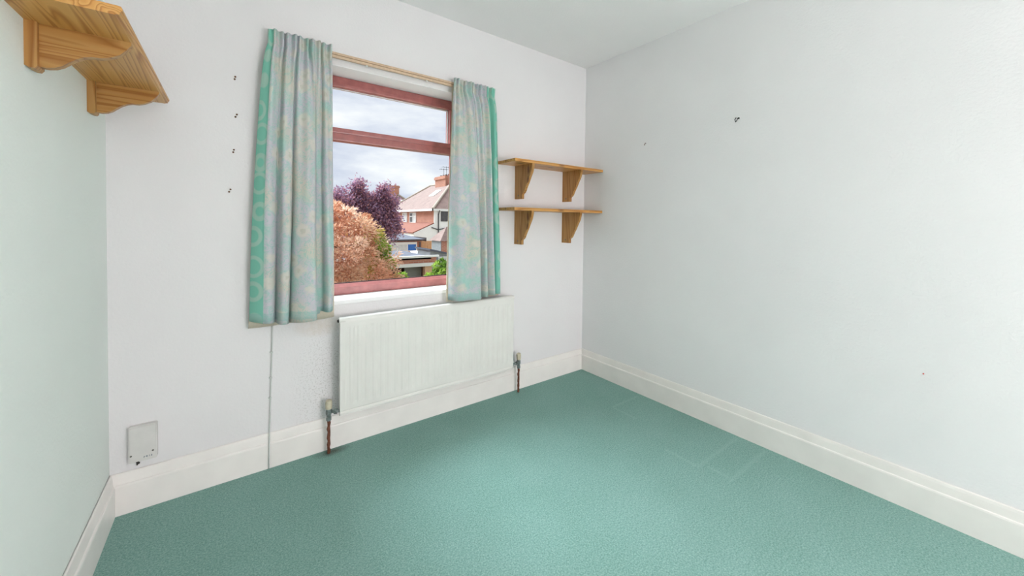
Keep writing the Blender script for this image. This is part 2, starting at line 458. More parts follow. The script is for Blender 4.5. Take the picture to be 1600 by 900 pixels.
# one continuous wall surface with an opening: ring of quads front and back
def holed_wall(bm, X0, X1, Z0, Z1, hx0, hx1, hz0, hz1, y0, y1):
    def ring(y):
        return ([bm.verts.new((x, y, z)) for x, z in ((X0, Z0), (X1, Z0), (X1, Z1), (X0, Z1))],
                [bm.verts.new((x, y, z)) for x, z in ((hx0, hz0), (hx1, hz0), (hx1, hz1), (hx0, hz1))])
    a, b = ring(y0), ring(y1)
    for k in range(4):
        j = (k+1) % 4
        bm.faces.new((a[0][k], a[0][j], a[1][j], a[1][k]))
        bm.faces.new((b[0][k], b[1][k], b[1][j], b[0][j]))
        bm.faces.new((a[0][k], b[0][k], b[0][j], a[0][j]))
        bm.faces.new((a[1][k], a[1][j], b[1][j], b[1][k]))
holed_wall(bm, 0, W, -0.2, H, WX0, WX1, WZ0-0.022, WZ1, 0, TH)
o = obj('wall_back', bm, M['wall_window']); o['kind'] = 'structure'
for nm, b, m in (('wall_left', (-0.1, 0, YN, TH, -0.2, H), M['wall_mint']), ('wall_right', (W, W+0.1, YN, TH, -0.2, H), M['wall_white']),
                 ('wall_near', (-0.1, W+0.1, YN-0.1, YN, -0.2, H), M['wall_white'])):
    o = obj(nm, mkbox(*b), m); o['kind'] = 'structure'

# skirting boards, mitred
HB, TB = 0.163, 0.018
PROF = [(0.0, 0.0), (TB, 0.0), (TB, 0.112), (0.0165, 0.118), (0.0125, 0.121), (0.0095, 0.150), (0.0075, 0.160), (0.0045, HB), (0.002, HB), (0.002, HB-0.004), (0.0, HB-0.006)]
def skirting(name, p, q, inward):
    p, q, inward = Vector(p), Vector(q), Vector(inward); d = (q-p).normalized()
    bm = bmesh.new()
    A = [bm.verts.new(p + inward*a + d*a + Vector((0, 0, z))) for a, z in PROF]
    B = [bm.verts.new(q + inward*a - d*a + Vector((0, 0, z))) for a, z in PROF]
    n = len(PROF); bm.faces.new(A); bm.faces.new(B[::-1])
    for i in range(n): bm.faces.new((A[i], B[i], B[(i+1) % n], A[(i+1) % n]))
    o = obj(name, bm, M['gloss']); o['kind'] = 'structure'
skirting('baseboard_back', (0, 0, 0), (W, 0, 0), (0, -1, 0))
skirting('baseboard_right', (W, 0, 0), (W, YN, 0), (-1, 0, 0))
skirting('baseboard_left', (0, YN, 0), (0, 0, 0), (1, 0, 0))
skirting('baseboard_near', (W, YN, 0), (0, YN, 0), (0, 1, 0))

# ------------------------------------------------------------------ window
win = thing('window_1', ((WX0+WX1)/2, 0.15, WZ0), kind='structure')
FY0, FY1 = 0.150, 0.215
def frame_bar(name, x0, x1, z0, z1, y0=FY0, y1=FY1, parent=win, bev=0.004):
    return obj(name, mkbox(x0, x1, y0, y1, z0, z1, bev), M['rosewood'], parent)
sill = bmesh.new(); box(sill, WX0, WX1, -0.006, FY0+0.02, WZ0-0.022, WZ0, 0.003); obj('window_sill', sill, M['reveal'], win)
bm = bmesh.new()   # plastered lining of the opening
box(bm, WX0, WX1, 0.0005, FY0, WZ1-0.004, WZ1-0.0005); box(bm, WX0+0.0005, WX0+0.004, 0.0005, FY0, WZ0, WZ1-0.004); box(bm, WX1-0.004, WX1-0.0005, 0.0005, FY0, WZ0, WZ1-0.004)
obj('reveal_lining', bm, M['reveal'], win)
zt = WZ1-0.004; zb = WZ0
frame_bar('frame_head', WX0, WX1, zt-0.040, zt)
fb = frame_bar('frame_bottom_rail', WX0, WX1, zb, zb+0.043)
frame_bar('frame_jamb', WX0, WX0+0.05, zb+0.043, zt-0.040)
frame_bar('frame_jamb', WX1-0.05, WX1, zb+0.043, zt-0.040)
TZ0, TZ1 = 1.613, 1.656
frame_bar('transom', WX0+0.05, WX1-0.05, TZ0, TZ1)
# pale glazing-bead ledge on the bottom rail
bm = bmesh.new(); prism(bm, [(FY0+0.004, zb+0.043), (FY0+0.055, zb+0.043), (FY0+0.055, zb+0.056), (FY0+0.03, zb+0.056)], 'x', WX0+0.05, WX1-0.05)
obj('glazing_bead', bm, M['rosewood'], win)
obj('gasket', mkbox(WX0+0.05, WX1-0.05, FY0+0.050, FY0+0.058, zb+0.056, zb+0.060), M['gasket'], win)
# top-hung opening light: its own sash frame, standing a little proud
sash = thing('opening_sash', (0, 0, 0)); sash.parent = win
sx0, sx1, sz0, sz1 = WX0+0.045, WX1-0.045, TZ1-0.004, zt-0.036
sw = 0.036
sm = bmesh.new()
sash_parts = []
for nm, b in (('sash_top_rail', (sx0, sx1, sz1-sw+0.014, sz1)), ('sash_bottom_rail', (sx0, sx1, sz0, sz0+sw-0.008)), ('sash_stile', (sx0, sx0+sw, sz0+sw-0.008, sz1-sw+0.014)), ('sash_stile', (sx1-sw, sx1, sz0+sw-0.008, sz1-sw+0.014))):
    obj(nm, mkbox(b[0], b[1], FY0-0.010, FY1-0.012, b[2], b[3], 0.005), M['rosewood'], sash)
bm = bmesh.new()
gx0, gx1, gz0, gz1 = sx0+sw, sx1-sw, sz0+sw-0.008, sz1-sw+0.014
for b in ((gx0, gx1, gz1-0.004, gz1), (gx0, gx1, gz0, gz0+0.004), (gx0, gx0+0.004, gz0, gz1), (gx1-0.004, gx1, gz0, gz1)):
    box(bm, b[0], b[1], FY0+0.022, FY0+0.030, b[2], b[3])
obj('spacer_bar', bm, M['white_plastic'], sash)
obj('pane', mkbox(gx0, gx1, FY0+0.024, FY0+0.028, gz0, gz1), M['glass'], sash)
obj('pane', mkbox(WX0+0.05, WX1-0.05, FY0+0.040, FY0+0.044, zb+0.056, TZ0), M['glass'], win)
obj('outer_sill', mkbox(WX0-0.04, WX1+0.04, FY1-0.005, TH+0.05, zb-0.03, zb+0.004, 0.004), M['rosewood'], win)

# ------------------------------------------------------------------ fill lamp, added unseen behind the viewer to brighten the room
LX, LY, LZ = 1.92, -4.20, 0.74
lamp = thing('added_fill_lamp', (LX, LY, 0), 'large white globe fill lamp added unseen behind the viewer', 'lamp')
bm = bmesh.new(); lathe(bm, (LX, LY, 0), [(0.14, 0), (0.14, 0.015), (0.03, 0.03), (0.012, 0.05)]); obj('base', bm, M['white_plastic'], lamp, smooth=True)
bm = bmesh.new(); tube(bm, [(LX, LY, 0.05), (LX, LY, LZ-0.37)], 0.014); obj('pole', bm, M['white_plastic'], lamp)
em, t, bs, _ = nodes('fill_globe_emission'); bs.inputs['Emission Color'].default_value = (1.0, 0.885, 0.92, 1); bs.inputs['Emission Strength'].default_value = FILL_STRENGTH
bs.inputs['Base Color'].default_value = (0.9, 0.9, 0.9, 1)
bm = bmesh.new(); bmesh.ops.create_uvsphere(bm, u_segments=24, v_segments=14, radius=0.38)
bmesh.ops.translate(bm, verts=bm.verts[:], vec=(LX, LY, LZ)); obj('fill_globe', bm, em, lamp, smooth=True)

# ------------------------------------------------------------------ radiator
RX0, RX1, RZ0, RZ1, RYF = 0.822, 1.905, 0.188, 0.682, -0.086
rad = thing('radiator', ((RX0+RX1)/2, -0.07, 0.0), 'long white ribbed panel radiator on the wall below the window', 'radiator')
NF = 27
xs = []
for k in range(NF):
    p = (RX1-RX0-0.036)/NF; a = RX0+0.018+k*p
    xs += [(a, 0), (a+0.16*p, 0), (a+0.34*p, 1), (a+0.66*p, 1), (a+0.84*p, 0)]
xs = [(RX0, 0)] + xs + [(RX1-0.018, 0), (RX1, 0)]
zs = [(RZ0, 0, 0.006), (RZ0+0.004, 0, 0.001), (RZ0+0.014, 0, 0), (RZ0+0.020, 0, 0.004), (RZ0+0.026, 0, 0), (RZ0+0.046, 0, 0), (RZ0+0.062, 1, 0), (RZ0+0.2, 1, 0), (RZ1-0.2, 1, 0), (RZ1-0.062, 1, 0), (RZ1-0.046, 0, 0), (RZ1-0.022, 0, 0),
      (RZ1-0.012, 0, 0.0015), (RZ1-0.004, 0, 0.006), (RZ1, 0, 0.014)]
bm = bmesh.new(); g = []
for z, w, dz in zs:
    g.append([bm.verts.new((x, RYF + dz + 0.0022*f*w, z)) for x, f in xs])
for j in range(len(zs)-1):
    for i in range(len(xs)-1): bm.faces.new((g[j][i], g[j][i+1], g[j+1][i+1], g[j+1][i]))
YB = RYF+0.024
back = [[bm.verts.new((x, YB, z)) for x, f in xs] for z in (RZ0, RZ1)]
for i in range(len(xs)-1):
    bm.faces.new((back[0][i+1], back[0][i], back[1][i], back[1][i+1]))
    bm.faces.new((g[0][i+1], g[0][i], back[0][i], back[0][i+1])); bm.faces.new((g[-1][i], g[-1][i+1], back[1][i+1], back[1][i]))
for i in (0, -1):
    bm.faces.new([r[i] for r in g] + [back[1][i], back[0][i]])
obj('panel', bm, M['radiator'], rad, smooth=False)
obj('bottom_channel', mkbox(RX0+0.004, RX1-0.004, RYF-0.002, RYF+0.004, RZ0+0.002, RZ0+0.012, 0.002), M['radiator'], rad)
for x in (RX0+0.16, RX1-0.16): obj('wall_bracket', mkbox(x-0.02, x+0.02, YB, -0.002, RZ0+0.06, RZ1-0.08), M['radiator'], rad)
for x0, x1 in ((RX0-0.004, RX0+0.026), (RX1-0.026, RX1+0.004)):
    bm = bmesh.new(); tube(bm, [(x0, RYF+0.011, RZ1-0.014), (x1, RYF+0.011, RZ1-0.014)], 0.0125, 14); obj('end_boss', bm, M['radiator'], rad, smooth=False)
bm = bmesh.new(); tube(bm, [(RX0-0.011, RYF+0.011, RZ1-0.014), (RX0-0.003, RYF+0.011, RZ1-0.014)], [0.006, 0.009], 10); p = obj('blanking_plug', bm, M['dark'], rad); p['label'] = 'dark open plug'
for side, px in ((0, 0.777), (1, 1.978)):
    py, zc = -0.052, 0.212
    bm = bmesh.new()
    pts = [(px + 0.0015*math.sin(k*2.1), py + 0.001*math.cos(k*1.7), 0.0 + k*0.0155) for k in range(12)]
    tube(bm, pts, [0.0075 + 0.0012*math.sin(k*2.6) for k in range(12)], 10); p = obj('pipe', bm, M['rust'], rad, smooth=True); p['label'] = 'rusty brown pipe'
    bm = bmesh.new(); lathe(bm, (px, py, 0.166), [(0.009, 0), (0.0125, 0.002), (0.0125, 0.018), (0.010, 0.020), (0.011, 0.030), (0.014, 0.036), (0.014, 0.056), (0.010, 0.062)], seg=6)
    p = obj('valve_body', bm, M['brass_green'], rad); p['label'] = 'tarnished grey metal valve'
    sgn = 1 if side == 0 else -1; ex = RX0+0.004 if side == 0 else RX1-0.004
    bm = bmesh.new(); tube(bm, [(px+sgn*0.006, py, zc), (px+sgn*0.02, py-0.012, zc), (ex, RYF+0.011, zc)], 0.0075, 10)
    n = obj('valve_tail', bm, M['brass_green'], rad, smooth=True)
    bm = bmesh.new(); m0 = Vector((px+sgn*0.022, py-0.013, zc)); m1 = Vector((px+sgn*0.036, RYF+0.014, zc)); tube(bm, [m0, m1], 0.0125, 6); obj('union_nut', bm, M['brass_green'], n)
    bm = bmesh.new(); lathe(bm, (px, py, 0.226), [(0.0125, 0), (0.0155, 0.004), (0.0165, 0.030), (0.0145, 0.042), (0.009, 0.046)], seg=14)
    p = obj('valve_cap', bm, M['cap'], rad, smooth=False); p['label'] = 'aged cream plastic cap'

# ------------------------------------------------------------------ curtain rail
rail = thing('curtain_rail', (1.14, -0.03, 2.0), 'thin tan curtain rail along the wall above the window', 'curtain rail')
bm = bmesh.new(); prism(bm, [(-0.030, 1.990), (-0.016, 1.990), (-0.016, 1.994), (-0.010, 1.994), (-0.010, 2.014), (-0.016, 2.016), (-0.030, 2.016), (-0.032, 2.006), (-0.030, 1.998)], 'x', 0.545, 1.735); obj('track', bm, M['rail'], rail)
bm = bmesh.new(); box(bm, 0.546, 1.734, -0.0325, -0.029, 2.001, 2.004); obj('groove', bm, M['rail_dark'], rail)
for x in (0.60, 1.14, 1.70): obj('wall_clip', mkbox(x-0.012, x+0.012, -0.012, 0, 1.996, 2.012), M['white_plastic'], rail)
for x in (0.964, 1.300):
    bm = bmesh.new(); lathe(bm, (x, -0.023, 1.980), [(0.003, 0), (0.005, 0.003), (0.005, 0.010)], seg=10); obj('glider', bm, M['white_plastic'], rail)
for x0, x1 in ((0.538, 0.546), (1.734, 1.742)): obj('end_cap', mkbox(x0, x1, -0.033, -0.009, 1.988, 2.018, 0.002), M['rail_dark'], rail)

# ------------------------------------------------------------------ curtains
def resample(path, n):
    P = [Vector((a, b, 0)) for a, b in path]
    # Catmull-Rom for smooth folds
    out = []
    for i in range(len(P)-1):
        p0, p1, p2, p3 = P[max(i-1, 0)], P[i], P[i+1], P[min(i+2, len(P)-1)]
        for k in range(8):
            t = k/8; out.append(0.5*((2*p1) + (p2-p0)*t + (2*p0-5*p1+4*p2-p3)*t*t + (3*p1-p0-3*p2+p3)*t**3))
    out.append(P[-1])
    L = [0.0]
    for a, b in zip(out, out[1:]): L.append(L[-1] + (b-a).length)
    res = []
    j = 0
    for k in range(n):
        s = L[-1]*k/(n-1)
        while j < len(L)-2 and L[j+1] < s: j += 1
        f = (s-L[j])/max(L[j+1]-L[j], 1e-9); q = out[j].lerp(out[min(j+1, len(out)-1)], f); res.append((q.x, q.y))
    return res, L[-1]

def sheet(name, top, bottom, ztop, zbot, mat, parent, nz=44, heading=0.075, flip=False, thick=0.0016, sag=None, power=0.5):
    n = len(top); me = bpy.data.meshes.new(name)
    V, F, UV = [], [], []
    for j in range(nz):
        t = j/(nz-1); z0 = ztop + (zbot-ztop)*t
        h = heading/(ztop-zbot)
        w = 0.0 if t < h else ((t-h)/(1-h))**power
        for i in range(n):
            s = i/(n-1)
            x = top[i][0]*(1-w) + bottom[i][0]*w; y = top[i][1]*(1-w) + bottom[i][1]*w
            if j > 2: x += 0.0025*math.sin(9*s + 7*t)*w
            # neck of the heading tape
            if t < h*1.6: y += 0.006*math.sin(math.pi*min(t/(h*1.6), 1.0))
            z = z0 + (sag(s)*t if sag else 0)
            V.append((x, y, z))
    for j in range(nz-1):
        for i in range(n-1):
            a = j*n+i; F.append((a, a+n, a+n+1, a+1))
    me.from_pydata(V, [], F)
    uv = me.uv_layers.new(name='UVMap'); 
    width = sheet.width
    for poly in me.polygons:
        for li in poly.loop_indices:
            vi = me.loops[li].vertex_index; i = vi % n; s = i/(n-1)
            if flip: s = 1-s
            uv.data[li].uv = (s*width, V[vi][2]-zbot)
    o = link(name, me, mat, parent, smooth=True)
    md = o.modifiers.new('cloth_thickness', 'SOLIDIFY'); md.thickness = thick; md.offset = 0
    return o

def pleats(x0, x1, n, count, y0, amp, flat0=0.0, flat1=0.0):
    pts = []
    for k in range(n):
        s = k/(n-1); a = amp
        if s < flat0 or s > 1-flat1: a = amp*0.15
        ph = 2*math.pi*count*s
        pts.append((x0 + (x1-x0)*s + 0.003*math.sin(ph*0.5+1), y0 - a*(0.5+0.5*math.sin(ph)) - 0.006*math.sin(ph*0.29)))
    return pts

NS = 200
LB = [(.449, -.034), (.478, -.058), (.515, -.074), (.538, -.064), (.546, -.042), (.553, -.058), (.567, -.086), (.590, -.090), (.601, -.074), (.606, -.056), (.616, -.078), (.645, -.102), (.682, -.110), (.706, -.106), (.713, -.080), (.716, -.052), (.728, -.044), (.745, -.048), (.752, -.068), (.768, -.082), (.786, -.066), (.797, -.042)]
RB = [(1.434, -.046), (1.448, -.078), (1.490, -.098), (1.535, -.090), (1.570, -.100), (1.612, -.104), (1.634, -.086), (1.640, -.052), (1.650, -.066), (1.668, -.094), (1.688, -.084), (1.695, -.050), (1.706, -.072), (1.730, -.090), (1.747, -.068), (1.752, -.042), (1.766, -.066), (1.796, -.066), (1.820, -.032)]
deepen = lambda P: [(x, -0.030 + (y+0.030)*1.4) for x, y in P]
bl, wl = resample(deepen(LB), NS); br, wr = resample(deepen(RB), NS)
tl = pleats(.520, .786, NS, 10.5, -.052, .020, 0.10); trr = pleats(1.455, 1.758, NS, 11.5, -.052, .020, 0.0, 0.06)
cl = thing('curtain', (0.63, -0.05, 0.70), 'left patterned mint and lilac curtain with pencil pleats beside the window', 'curtain', 'pair of window curtains')
sheet.width = 0.60
sheet('fabric', tl, bl, 2.034, 0.712, M['curtain'], cl, sag=lambda s: -0.018*math.sin(math.pi*min(1, s*1.25)) if s < 0.8 else 0.012)
lin_t = [(x, -0.0385) for x, y in tl]
lin_b = [(.445 + (.803-.445)*k/(NS-1), -0.030 - 0.006*math.sin(9*k/(NS-1)) - (0.012 if k > 150 else 0)) for k in range(NS)]
l_ = sheet('lining', lin_t, lin_b, 1.99, 0.684, M['lining'], cl, sag=lambda s: -0.006 + 0.02*max(0, s-0.6), power=0.9); l_['label'] = 'pale cream lining showing below the hem'
cr_ = thing('curtain', (1.62, -0.05, 0.70), 'right patterned mint and beige curtain between window and wooden shelves', 'curtain', 'pair of window curtains')
sheet('fabric', trr, br, 2.030, 0.703, M['curtain_right'], cr_, flip=True, sag=lambda s: -0.006*math.sin(6*s))
lin_t = [(x, -0.0385) for x, y in trr]
lin_b = [(1.424 + (1.816-1.424)*k/(NS-1), -0.030 - 0.006*math.sin(9*k/(NS-1)) - (0.012 if k < 40 else 0)) for k in range(NS)]
l_ = sheet('lining', lin_t, lin_b, 1.99, 0.688, M['lining'], cr_, sag=lambda s: 0.0, power=0.9); l_['label'] = 'pale cream lining showing below the hem'

# ------------------------------------------------------------------ shelf on the left wall
shl = thing('wall_shelf', (0.0, -0.46, 1.632), 'pine shelf high on the mint left wall, its underside in view', 'shelf')
ZS = 1.632
bm = bmesh.new()   # moulded front edge: small steps
prism(bm, [(0.0, ZS), (0.176, ZS), (0.178, ZS+0.002), (0.182, ZS+0.002), (0.184, ZS+0.005), (0.1845, ZS+0.009), (0.1875, ZS+0.011), (0.1885, ZS+0.016), (0.186, ZS+0.021), (0.180, ZS+0.022), (0.0, ZS+0.022)], 'y', -0.874, -0.047)
obj('board', bm, M['pine_y'], shl)
BR = [(0.018, 0.0), (0.176, 0.0), (0.1775, -0.006), (0.168, -0.022), (0.155, -0.038), (0.138, -0.049), (0.122, -0.055), (0.106, -0.056), (0.093, -0.060), (0.079, -0.069), (0.067, -0.080), (0.056, -0.091), (0.044, -0.098), (0.031, -0.101), (0.018, -0.101)]
for yc in (-0.694, -0.212):
    bm = bmesh.new(); prism(bm, [(a, ZS+b) for a, b in BR], 'y', yc-0.010, yc+0.010)
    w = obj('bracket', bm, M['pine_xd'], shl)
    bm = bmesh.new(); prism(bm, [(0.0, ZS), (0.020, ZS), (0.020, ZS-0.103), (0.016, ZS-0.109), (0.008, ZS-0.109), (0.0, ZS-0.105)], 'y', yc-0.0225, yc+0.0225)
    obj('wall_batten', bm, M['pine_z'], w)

# ------------------------------------------------------------------ two shelves on the window wall
BB = [(0.0, 0.0), (-0.186, 0.0), (-0.188, -0.012), (-0.182, -0.034), (-0.176, -0.055), (-0.165, -0.073), (-0.158, -0.084), (-0.150, -0.100), (-0.138, -0.122), (-0.126, -0.140), (-0.115, -0.158), (-0.106, -0.176), (-0.098, -0.186), (-0.084, -0.194), (-0.080, -0.200), (-0.080, -0.228), (0.0, -0.228)]
for zt_, lab in ((1.560, 'upper of two short pine shelves in the corner beside the right curtain'), (1.250, 'lower of two short pine shelves in the corner beside the right curtain')):
    s = thing('wall_shelf', (2.24, 0.0, zt_), lab, 'shelf', 'pair of pine shelves in the corner')
    obj('board', mkbox(1.822, 2.657, -0.192, 0.0, zt_, zt_+0.019, 0.002), M['pine_x'], s)
    for x in (1.966, 2.420):
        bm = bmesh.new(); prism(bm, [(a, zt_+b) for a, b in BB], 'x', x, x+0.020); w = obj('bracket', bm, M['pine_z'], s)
        bm = bmesh.new(); lathe(bm, (x-0.0015, -0.040, zt_-0.205), [(0.0035, 0), (0.006, 0.001), (0.006, 0.003)], 'x', 10); obj('screw', bm, M['screw'], w)

# ------------------------------------------------------------------ junction box and cable
jb = thing('junction_box', (0.098, 0.0, 0.27), 'off-white plastic socket box low on the wall near the left corner', 'socket')
bm = bmesh.new()
def rrect(x0, x1, z0, z1, r):
    pts = []
    for cx, cz, a0 in ((x1-r, z1-r, 0), (x0+r, z1-r, 90), (x0+r, z0+r, 180), (x1-r, z0+r, 270)):
        for k in range(5):
            a = math.radians(a0 + 90*k/4); pts.append((cx + r*math.cos(a), cz + r*math.sin(a)))
    return pts
prism(bm, rrect(0.056, 0.141, 0.196, 0.341, 0.007), 'y', -0.024, 0.0)
top_e = [e for e in bm.edges if all(v.co.y < -0.023 for v in e.verts)]
bmesh.ops.bevel(bm, geom=top_e, offset=0.004, segments=2, affect='EDGES'); obj('cover', bm, M['box_plastic'], jb)
for x, z in ((0.064, 0.227), (0.128, 0.231)):
    bm = bmesh.new(); lathe(bm, (x, -0.0255, z), [(0.0026, 0), (0.0034, 0.0008), (0.0034, 0.003)], 'y', 10); obj('screw', bm, M['screw'], jb)
bm = bmesh.new()   # small illegible print
for x0, x1, z0, z1 in ((0.1010, 0.1025, .2090, .2150), (0.1025, 0.1050, .2130, .2150), (0.1080, 0.1095, .2100, .2160), (0.1095, 0.1120, .2140, .2160), (0.1105, 0.1120, .2100, .2140), (0.1165, 0.1180, .2110, .2165), (0.1225, 0.1255, .2145, .2165), (0.1240, 0.1255, .2125, .2145), (0.1220, 0.1255, .2108, .2125)):
    box(bm, x0, x1, -0.0246, -0.0240, z0, z1)
p = obj('printed_marks', bm, M['ink'], jb); p['label'] = 'small blue-grey printed marks'
bm = bmesh.new(); tube(bm, [(0.082, -0.016, 0.197), (0.084, -0.018, 0.190), (0.080, -0.013, 0.183)], [0.006, 0.0055, 0.003], 8); p = obj('cable_entry', bm, M['dark'], jb); p['label'] = 'dark cable stub under the box'

cb = thing('wall_cable', (0.53, -0.004, 0.0), 'thin painted cable running down the wall below the left curtain', 'cable')
bm = bmesh.new(); tube(bm, [(0.541, -0.004, 0.75), (0.540, -0.004, 0.60), (0.535, -0.004, 0.40), (0.531, -0.004, 0.25), (0.5285, -0.004, 0.172), (0.528, -0.011, 0.160), (0.5272, -0.015, 0.125), (0.5265, -0.0215, 0.112), (0.525, -0.0215, 0.004)], 0.0032, 8); obj('cord', bm, M['flex'], cb, smooth=True)
for x, z in ((0.5385, 0.545), (0.5355, 0.425), (0.533, 0.33)): obj('cable_clip', mkbox(x-0.008, x+0.005, -0.009, 0, z-0.003, z+0.003, 0.001), M['flex'], cb)

# ------------------------------------------------------------------ plugs, hook and pin left in the walls
def plugs(x, z, label, k):
    p = thing('wall_plug', (x, 0, z), label, 'wall plug', 'old plugs beside the left curtain')
    for dz in (0.0055, -0.0055):
        bm = bmesh.new(); c = (x + (0.0012 if dz > 0 else -0.0012)*(1 + k % 2), -0.005, z+dz)
        lathe(bm, c, [(0.0022, 0.0), (0.0038, 0.001), (0.0038, 0.005)], 'y', 8); obj('screw_head', bm, M['plug'], p)
plugs(.402, 1.800, 'topmost of four rusty wall plugs left of the patterned curtain', 0)
plugs(.406, 1.634, 'second from top of four rusty wall plugs left of the curtain', 1)
plugs(.396, 1.476, 'third from top of four rusty wall plugs left of the curtain', 2)
plugs(.382, 1.299, 'lowest of four rusty wall plugs left of the patterned curtain', 3)
hk = thing('picture_hook', (W, -1.139, 1.758), 'small black twisted picture hook on the right wall', 'hook')
bm = bmesh.new(); tube(bm, [(W, -1.146, 1.768), (W-0.012, -1.146, 1.766), (W-0.016, -1.142, 1.752), (W-0.010, -1.134, 1.748), (W-0.012, -1.130, 1.762), (W-0.014, -1.138, 1.770)], 0.0024, 7); obj('wire_loop', bm, M['black_iron'], hk, smooth=True)
bm = bmesh.new(); lathe(bm, (W-0.006, -1.146, 1.768), [(0.004, 0), (0.005, 0.006)], 'x', 8); obj('nail_head', bm, M['black_iron'], hk)
nl = thing('nail', (W, -0.557, 1.718), 'small bent nail stub on the right wall near the corner', 'nail')
bm = bmesh.new(); tube(bm, [(W, -0.557, 1.722), (W-0.010, -0.557, 1.721), (W-0.012, -0.556, 1.711)], 0.0022, 7); obj('bent_shank', bm, M['plug'], nl)
bm = bmesh.new(); lathe(bm, (W-0.0135, -0.5555, 1.7085), [(0.002, 0), (0.0036, 0.0008), (0.0036, 0.003)], 'z', 8); obj('nail_head', bm, M['plug'], nl)
rp_ = thing('map_pin', (W, -1.878, 0.574), 'tiny red pin head stuck low in the right wall', 'pin')
bm = bmesh.new(); lathe(bm, (W-0.004, -1.878, 0.574), [(0.0012, 0), (0.0026, 0.001), (0.0026, 0.003), (0.0012, 0.004)], 'x', 8); obj('pin_head', bm, M['red'], rp_)

# ================================================================== outdoors
GZ = -2.75
o = obj('ground', mkbox(-60, 90, TH+0.02, 130, GZ-0.3, GZ), M['ground'], loc=(10, 40, GZ)); o['kind'] = 'structure'

def hip_roof(bm, x0, x1, y0, y1, z0, z1, ov=0.3, axis='y'):
    x0 -= ov; x1 += ov; y0 -= ov; y1 += ov
    if axis == 'y':
        h = (x1-x0)/2; r0, r1 = (x0+h, y0+h, z1), (x0+h, y1-h, z1)
    else:
        h = (y1-y0)/2; r0, r1 = (x0+h, y0+h, z1), (x1-h, y0+h, z1)
    b = [bm.verts.new(p) for p in ((x0, y0, z0), (x1, y0, z0), (x1, y1, z0), (x0, y1, z0))]
    a, c = bm.verts.new(r0), bm.verts.new(r1)
    bm.faces.new(b[::-1])
    if axis == 'y':
        bm.faces.new((b[0], b[1], a)); bm.faces.new((b[1], b[2], c, a)); bm.faces.new((b[2], b[3], c)); bm.faces.new((b[3], b[0], a, c))
    else:
        bm.faces.new((b[3], b[0], a)); bm.faces.new((b[0], b[1], c, a)); bm.faces.new((b[1], b[2], c)); bm.faces.new((b[2], b[3], a, c))
    return (x0, y0, z0), r0, r1

def chimney(parent, x0, x1, y0, y1, z0, z1, pots, mat):
    bm = bmesh.new(); box(bm, x0, x1, y0, y1, z0, z1); c = obj('chimney', bm, mat, parent)
    bm = bmesh.new(); box(bm, x0-0.09, x1+0.09, y0-0.09, y1+0.09, z1-0.32, z1-0.10); box(bm, x0-0.04, x1+0.04, y0-0.04, y1+0.04, z1-0.10, z1); obj('corbel', bm, mat, c)
    for k in range(pots):
        f = (k+0.5)/pots; px, py = ((x0+x1)/2, y0+(y1-y0)*f) if (y1-y0) > (x1-x0) else (x0+(x1-x0)*f, (y0+y1)/2)
        bm = bmesh.new(); lathe(bm, (px, py, z1), [(0.14, 0), (0.11, 0.14), (0.13, 0.2)], seg=10); obj('chimney_pot', bm, M['tile_red'], c)
    return c

def house_window(parent, plane, pos, a0, a1, z0, z1, pane, lights=2, mat='fascia', transom=None):
    """window on a wall: plane 'x' (facing -x) or 'y' (facing -y)"""
    def bx(bm, a, b, c, d, o0, o1):
        if plane == 'y': box(bm, a, b, pos-o1, pos-o0, c, d)
        else: box(bm, pos-o1, pos-o0, a, b, c, d)
    bm = bmesh.new(); f = 0.06
    bx(bm, a0, a1, z0, z0+f, 0.0, 0.07); bx(bm, a0, a1, z1-f, z1, 0.0, 0.07); bx(bm, a0, a0+f, z0+f, z1-f, 0.0, 0.07); bx(bm, a1-f, a1, z0+f, z1-f, 0.0, 0.07)
    for k in range(1, lights):
        x = a0+(a1-a0)*k/lights; bx(bm, x-f/2, x+f/2, z0+f, z1-f, 0.0, 0.06)
    if transom: bx(bm, a0+f, a1-f, transom-f/2, transom+f/2, 0.0, 0.06)
    w = obj('window', bm, M[mat], parent)
    xs_ = [a0+f] + [a0+(a1-a0)*k/lights for k in range(1, lights)] + [a1-f]
    for k in range(lights):
        bm = bmesh.new(); bx(bm, xs_[k], xs_[k+1], z0+f, z1-f, 0.0, 0.03); obj('pane', bm, M[pane[k % len(pane)]], w)
    return w

# --- pair of houses with the big hipped roof
HX, HY, EZ = 14.6, 28.5, 2.22
h1 = thing('house', (HX+3.5, HY+6, GZ), 'brick and white rendered house with a large hipped brown roof seen at right', 'house')
bm = bmesh.new(); box(bm, HX, HX+7, HY+0.02, HY+12, GZ, EZ); obj('brick_wall', bm, M['brick'], h1)
bm = bmesh.new(); box(bm, HX-0.03, HX+7.03, HY-0.06, HY+0.02, GZ, EZ); obj('rendered_wall', bm, M['render'], h1)
bm = bmesh.new(); e0, ra, rb = hip_roof(bm, HX, HX+7, HY, HY+12, EZ, 5.04, 0.25); rf = obj('roof', bm, M['tile'], h1)
for p, q in ((e0, ra), ((e0[0]+7.5, e0[1], e0[2]), ra), (ra, rb), ((e0[0], HY+12.25, EZ), rb)):
    bm = bmesh.new(); tube(bm, [Vector(p)+Vector((0, 0, 0.03)), Vector(q)+Vector((0, 0, 0.03))], 0.11, 8); obj('hip_tile_line', bm, M['ridge'], rf)
bm = bmesh.new(); box(bm, HX-0.32, HX-0.24, HY-0.32, HY+12.3, EZ-0.16, EZ+0.02); box(bm, HX-0.32, HX+7.3, HY-0.32, HY-0.24, EZ-0.16, EZ+0.02); obj('gutter', bm, M['fascia'], h1)
